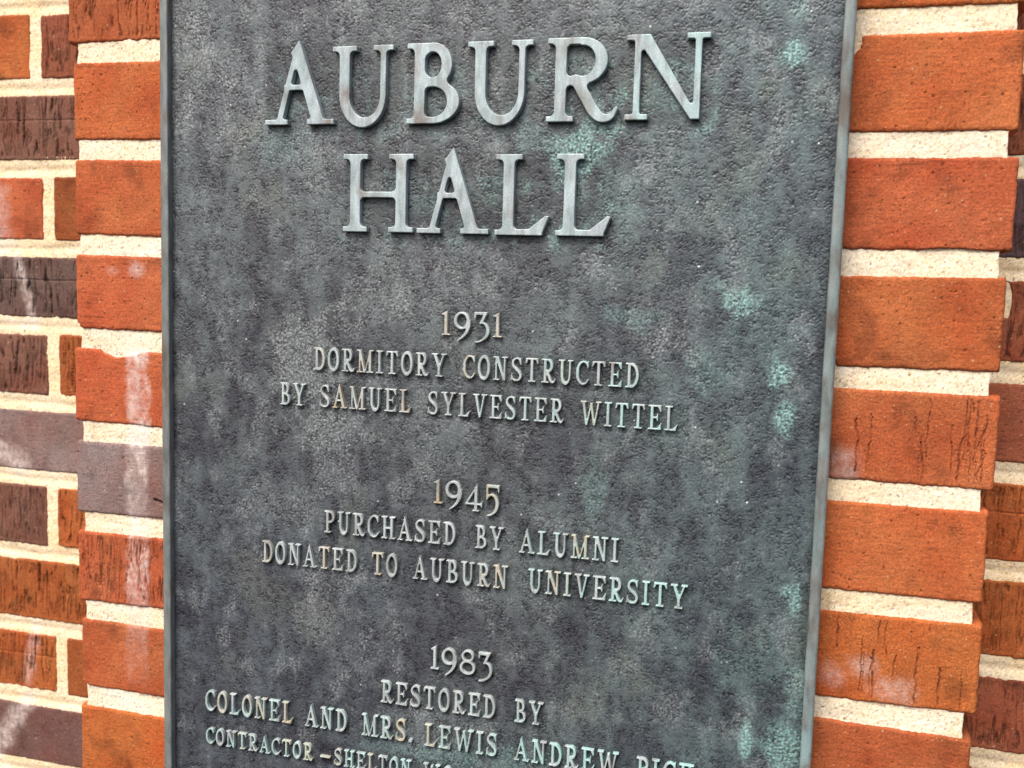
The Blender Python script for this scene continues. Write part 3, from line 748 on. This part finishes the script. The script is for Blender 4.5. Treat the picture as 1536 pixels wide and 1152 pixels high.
# ---- panel: cast stippled ground with patina
RW = .0066
px0, px1 = XL+RW-.0012, XR-RW+.0012
def panel_mesh():
    parts = []
    res = .0005
    zs_top, zs_bot = .035, -.535
    nx = int((px1-px0)/res); nz = int((zs_top-zs_bot)/res)
    zz = np.concatenate([np.linspace(PZ0+.004, zs_bot-.004, 20), np.linspace(zs_bot, zs_top, nz), np.linspace(zs_top+.004, PZ1-.004, 8)])
    X, Z = np.meshgrid(np.linspace(px0, px1, nx), zz)
    # masks
    big = fbm(X*22, Z*14, 11, 4); mid = fbm(X*70, Z*60, 12, 3)
    jg = fbm(X*800, Z*800, 30, 2)*.22
    wx = fbm(X*140, Z*140, 13, 2)*.9+jg; wz = fbm(X*140+40, Z*140, 14, 2)*.9-jg
    n1 = perlin(X*500+wx, Z*500+wz, 15); n2 = perlin(X*350-wz, Z*350+wx, 16); n3 = perlin(X*820, Z*820, 17)
    area = sstep(-.30, .30, fbm(X*72, Z*50, 18, 5)+.04)
    br1 = sstep(-.35, .1, perlin(X*210, Z*210, 31)); br2 = sstep(-.35, .1, perlin(X*190+7, Z*190, 32))
    groove = np.clip(np.exp(-(n1/.125)**2)*br1*(.50+.50*area)+np.exp(-(n2/.095)**2)*br2*(.35+.65*area), 0, 1)
    grain = .6*n3+.6*perlin(X*1250, Z*1250, 33)
    hgt = .00042*groove+.00007*n3+.00007*mid
    # grime and painted shadow around raised letters, wider to their right
    dirt_shade = np.zeros_like(X)
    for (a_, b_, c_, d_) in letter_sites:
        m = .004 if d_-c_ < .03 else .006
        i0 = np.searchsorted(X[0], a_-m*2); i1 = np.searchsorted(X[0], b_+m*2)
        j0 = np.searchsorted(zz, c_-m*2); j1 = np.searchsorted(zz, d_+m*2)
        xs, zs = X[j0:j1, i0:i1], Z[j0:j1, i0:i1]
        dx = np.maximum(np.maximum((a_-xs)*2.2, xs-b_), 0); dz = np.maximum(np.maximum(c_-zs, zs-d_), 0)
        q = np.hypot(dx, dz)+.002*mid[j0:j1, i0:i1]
        dirt_shade[j0:j1, i0:i1] = np.maximum(dirt_shade[j0:j1, i0:i1], 1-sstep(0, m, q))
    dirt_shade *= .75+.5*mid
    # base patina
    t = sstep(.05, .95, .50+.50*big+.34*fbm(X*85, Z*55, 34, 4)-.20*(area-.5))[..., None]
    dark = lin(66, 67, 74); midc = lin(101, 109, 111); pale = lin(164, 170, 171); olive = lin(114, 119, 112)
    col = (dark*(1-t)+midc*t)*(1+.16*mid)[..., None]
    ol = sstep(.15, .5, fbm(X*16+5, Z*12, 21, 3))[..., None]*.5; col = col*(1-ol)+olive*ol
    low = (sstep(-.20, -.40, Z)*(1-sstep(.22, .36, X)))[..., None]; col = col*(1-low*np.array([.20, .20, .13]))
    blue = np.clip(sstep(.30, .52, X)+.6*sstep(-.42, -.49, Z)*sstep(.2, .34, X), 0, 1)[..., None]*.85
    col = col*(1-blue)+col*np.array([.88, 1.05, 1.06])*blue
    # pale dry bloom patches
    pm = np.zeros_like(X)
    for (cx, cz, rx, rz, am) in PALE:
        q = np.hypot((X-cx)/rx, (Z-cz)/rz)+1.0*fbm(X*70, Z*60, 22, 5)
        pm = np.maximum(pm, am*(1-sstep(.55, 1.0, q)))
    pm = np.clip(pm+.55*sstep(.08, .36, fbm(X*48, Z*30, 23, 5)), 0, 1)
    fine = sstep(-.25, .45, perlin(X*620, Z*620, 24)+.4*n3)
    pmx = (pm*(.12+.88*fine))[..., None]*.66
    col = col*(1-pmx)+pale*pmx
    # run-down streaks
    stv = fbm(X*95, Z*9, 25, 3)
    col = col*(1-.16*sstep(.1, .5, stv))[..., None]
    # verdigris
    vm = np.zeros_like(X)
    for (cx, cz, rx, rz, am) in VERD:
        q = np.hypot((X-cx)/rx, (Z-cz)/rz)+(.95-.4*(am > .65))*fbm(X*105, Z*80, 26, 5)
        vm = np.maximum(vm, am*(1-sstep(.45, 1.05, q)))
    hn = sstep(-.05, .35, fbm(X*75, Z*60, 35, 4))
    for (a_, b_, c_, d_) in letter_sites:                              # copper salts run off the raised letters
        big_l = d_-c_ > .03; m = .007 if big_l else .0035
        i0, i1 = np.searchsorted(X[0], a_-.03), np.searchsorted(X[0], b_+.03); j0, j1 = np.searchsorted(zz, c_-.03), np.searchsorted(zz, d_+.01)
        xs, zs = X[j0:j1, i0:i1], Z[j0:j1, i0:i1]
        q = np.hypot(np.maximum(np.maximum(a_-xs, xs-b_), 0)/m, np.maximum(np.maximum((c_-zs)*.55, zs-(c_+(d_-c_)*.6)), 0)/m)
        am = (.24+.26*sstep(.26, .36, np.array(a_))) if big_l else .15*teal_at(a_, c_)
        vm[j0:j1, i0:i1] = np.maximum(vm[j0:j1, i0:i1], am*hn[j0:j1, i0:i1]*(1-sstep(.2, 1.2, q)))
    vm = np.clip(vm+.30*sstep(.25, .6, fbm(X*26+9, Z*18, 27, 4))*sstep(.25, .5, X)*.3, 0, 1)
    vg = (vm*(.22+.78*sstep(-.35, .4, perlin(X*560, Z*560, 28)+.6*n3)))[..., None]*.85
    col = col*(1-vg)+lin(152, 198, 191)*vg
    # dark tarnish in the grooves, painted shade with grime round letters, bright rubbed grains
    gv = groove[..., None]
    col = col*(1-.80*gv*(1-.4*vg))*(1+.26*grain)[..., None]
    ed = np.minimum(X-px0, px1-X)+.0022*mid; dirt_shade = np.maximum(dirt_shade, .9*(1-sstep(.0015, .0065, ed)))  # grime plus contact shade painted along the rim
    dv = np.clip(dirt_shade, 0, 1)[..., None]
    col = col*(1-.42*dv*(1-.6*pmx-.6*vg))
    spk = white(X/.0008, Z/.0008, 29)
    col = np.where((spk > .94)[..., None], col*1.5, col)
    col = np.where((spk > .9998)[..., None], np.array([.55, .57, .58]), col)
    Y = PANEL_Y+hgt
    V = np.stack([X, Y, Z], -1).reshape(-1, 3)-plaque_o[None, :]
    F = grid_faces(nx, len(zz))
    lp = rim_loop(nx, len(zz)); n0 = len(V); back = V[lp].copy(); back[:, 1] = -.002
    V = np.vstack([V, back]); k = len(lp); j = np.arange(k); j2 = (j+1) % k
    F = np.vstack([F, np.stack([lp[j2], lp[j], n0+j, n0+j2], -1)])
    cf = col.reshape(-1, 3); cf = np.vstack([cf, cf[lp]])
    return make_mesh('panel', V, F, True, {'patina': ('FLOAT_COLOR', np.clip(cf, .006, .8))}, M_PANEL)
VERD = [(0.4975, -0.0192, 0.0095, 0.0096, 0.80), (0.4999, 0.0045, 0.0087, 0.0080, 0.25), (0.4750, -0.1614, 0.0129, 0.0117, 0.72), (0.4629, -0.1500, 0.0092, 0.0055, 0.25), (0.4999, -0.2014, 0.0075, 0.0117, 0.95), (0.5044, -0.2286, 0.0083, 0.0118, 0.80), (0.3752, -0.0750, 0.0244, 0.0183, 0.80), (0.3897, -0.0586, 0.0161, 0.0102, 0.55), (0.3465, -0.0641, 0.0167, 0.0120, 0.25), (0.3219, -0.0963, 0.0172, 0.0164, 0.28), (0.5107, -0.3314, 0.0053, 0.0049, 0.70), (0.5156, -0.3358, 0.0045, 0.0146, 0.70), (0.4915, -0.4262, 0.0055, 0.0143, 0.85), (0.5159, -0.4266, 0.0168, 0.0209, 0.72), (0.5198, -0.3927, 0.0091, 0.0247, 0.31), (0.1841, -0.0433, 0.0096, 0.0094, 0.28), (0.2596, -0.0924, 0.0154, 0.0126, 0.22), (0.2847, -0.1069, 0.0098, 0.0125, 0.31), (0.4124, -0.1715, 0.0201, 0.0105, 0.25), (0.3918, -0.2777, 0.0109, 0.0185, 0.25), (0.4577, -0.2036, 0.0155, 0.0160, 0.22), (0.3044, -0.4667, 0.0276, 0.0101, 0.34), (0.3456, -0.4624, 0.0266, 0.0100, 0.31), (0.2569, -0.4673, 0.0287, 0.0066, 0.22), (0.1771, -0.0667, 0.0288, 0.0172, 0.19), (0.4229, -0.0398, 0.0156, 0.0154, 0.25), (0.3701, -0.0230, 0.0203, 0.0196, 0.19), (0.4015, -0.1019, 0.0161, 0.0238, 0.19), (0.4900, -0.3802, 0.0232, 0.0250, 0.16), (0.5238, -0.4296, 0.0053, 0.0125, 0.37), (0.2810, -0.0368, 0.0132, 0.0164, 0.22), (0.4908, -0.1705, 0.0224, 0.0312, 0.12)]
PALE = [(0.1927, -0.2086, 0.0290, 0.0403, 0.90), (0.2102, -0.2522, 0.0288, 0.0270, 0.80), (0.2154, -0.2788, 0.0241, 0.0226, 0.50), (0.1050, 0.0081, 0.0251, 0.0347, 0.55), (0.1099, -0.0289, 0.0202, 0.0263, 0.50), (0.1401, -0.0425, 0.0295, 0.0523, 0.40), (0.2424, -0.1628, 0.0277, 0.0259, 0.50), (0.1760, -0.3095, 0.0298, 0.0185, 0.40), (0.2162, -0.3517, 0.0291, 0.0185, 0.50), (0.2067, -0.3853, 0.0295, 0.0234, 0.40), (0.2365, -0.4048, 0.0336, 0.0233, 0.30), (0.2805, -0.4497, 0.0554, 0.0185, 0.40), (0.1988, -0.0733, 0.0283, 0.0257, 0.40), (0.2790, -0.1531, 0.0444, 0.0340, 0.30), (0.4326, -0.1728, 0.0353, 0.0240, 0.30), (0.2716, -0.2394, 0.0408, 0.0218, 0.30)]
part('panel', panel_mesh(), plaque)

# ---- raised rim: a rounded cast bead swept round the rectangle
def rim_mesh():
    prof = [(0, .0), (0, .0200), (.0004, .0211), (.0011, .0217), (.0020, .02195), (.0040, .0220), (.0058, .0219), (.0063, .0216), (.0065, .0210), (.0066, .0165)]
    x0, x1, z0, z1 = XL, XR, PZ0, PZ1
    V, F = [], []; path = []
    def side(p, q, n):
        return [(p, q, i/n) for i in range(n)]
    cs = [((x0, z0), (1, 1)), ((x1, z0), (-1, 1)), ((x1, z1), (-1, -1)), ((x0, z1), (1, -1))]
    npr = len(prof); rings = 0
    for s in range(4):
        (p, dp), (q, dq) = cs[s], cs[(s+1) % 4]
        n = 180 if s % 2 else 110
        for i in range(n):
            t = i/n
            for (o, h) in prof:
                a_ = np.array(p)+np.array(dp)*o; b_ = np.array(q)+np.array(dq)*o
                c_ = a_*(1-t)+b_*t
                wob = .00022*float(fbm(np.array(c_[0]*45+3.), np.array(c_[1]*45.), 91, 2))
                V.append((c_[0]+wob*(o > 0), -h-wob*.6, c_[1]))
            rings += 1
    for r in range(rings):
        for j in range(npr-1):
            a_ = r*npr+j; b_ = ((r+1) % rings)*npr+j
            F.append((a_, b_, b_+1, a_+1))
    V = np.array(V, np.float32)
    te = np.clip(.10+.22*sstep(.4, .5, V[:, 0])+.6*sstep(-.38, -.46, V[:, 2])*sstep(.3, .5, V[:, 0]), 0, 1)
    return make_mesh('rim', V-plaque_o[None, :], np.array(F), True, {'teal': ('FLOAT', te), 'gold': ('FLOAT', te*0+.1)}, M_RIM)
part('rim', rim_mesh(), plaque)

# ------------------------------------------------------------------ render
scene.render.engine = 'CYCLES'
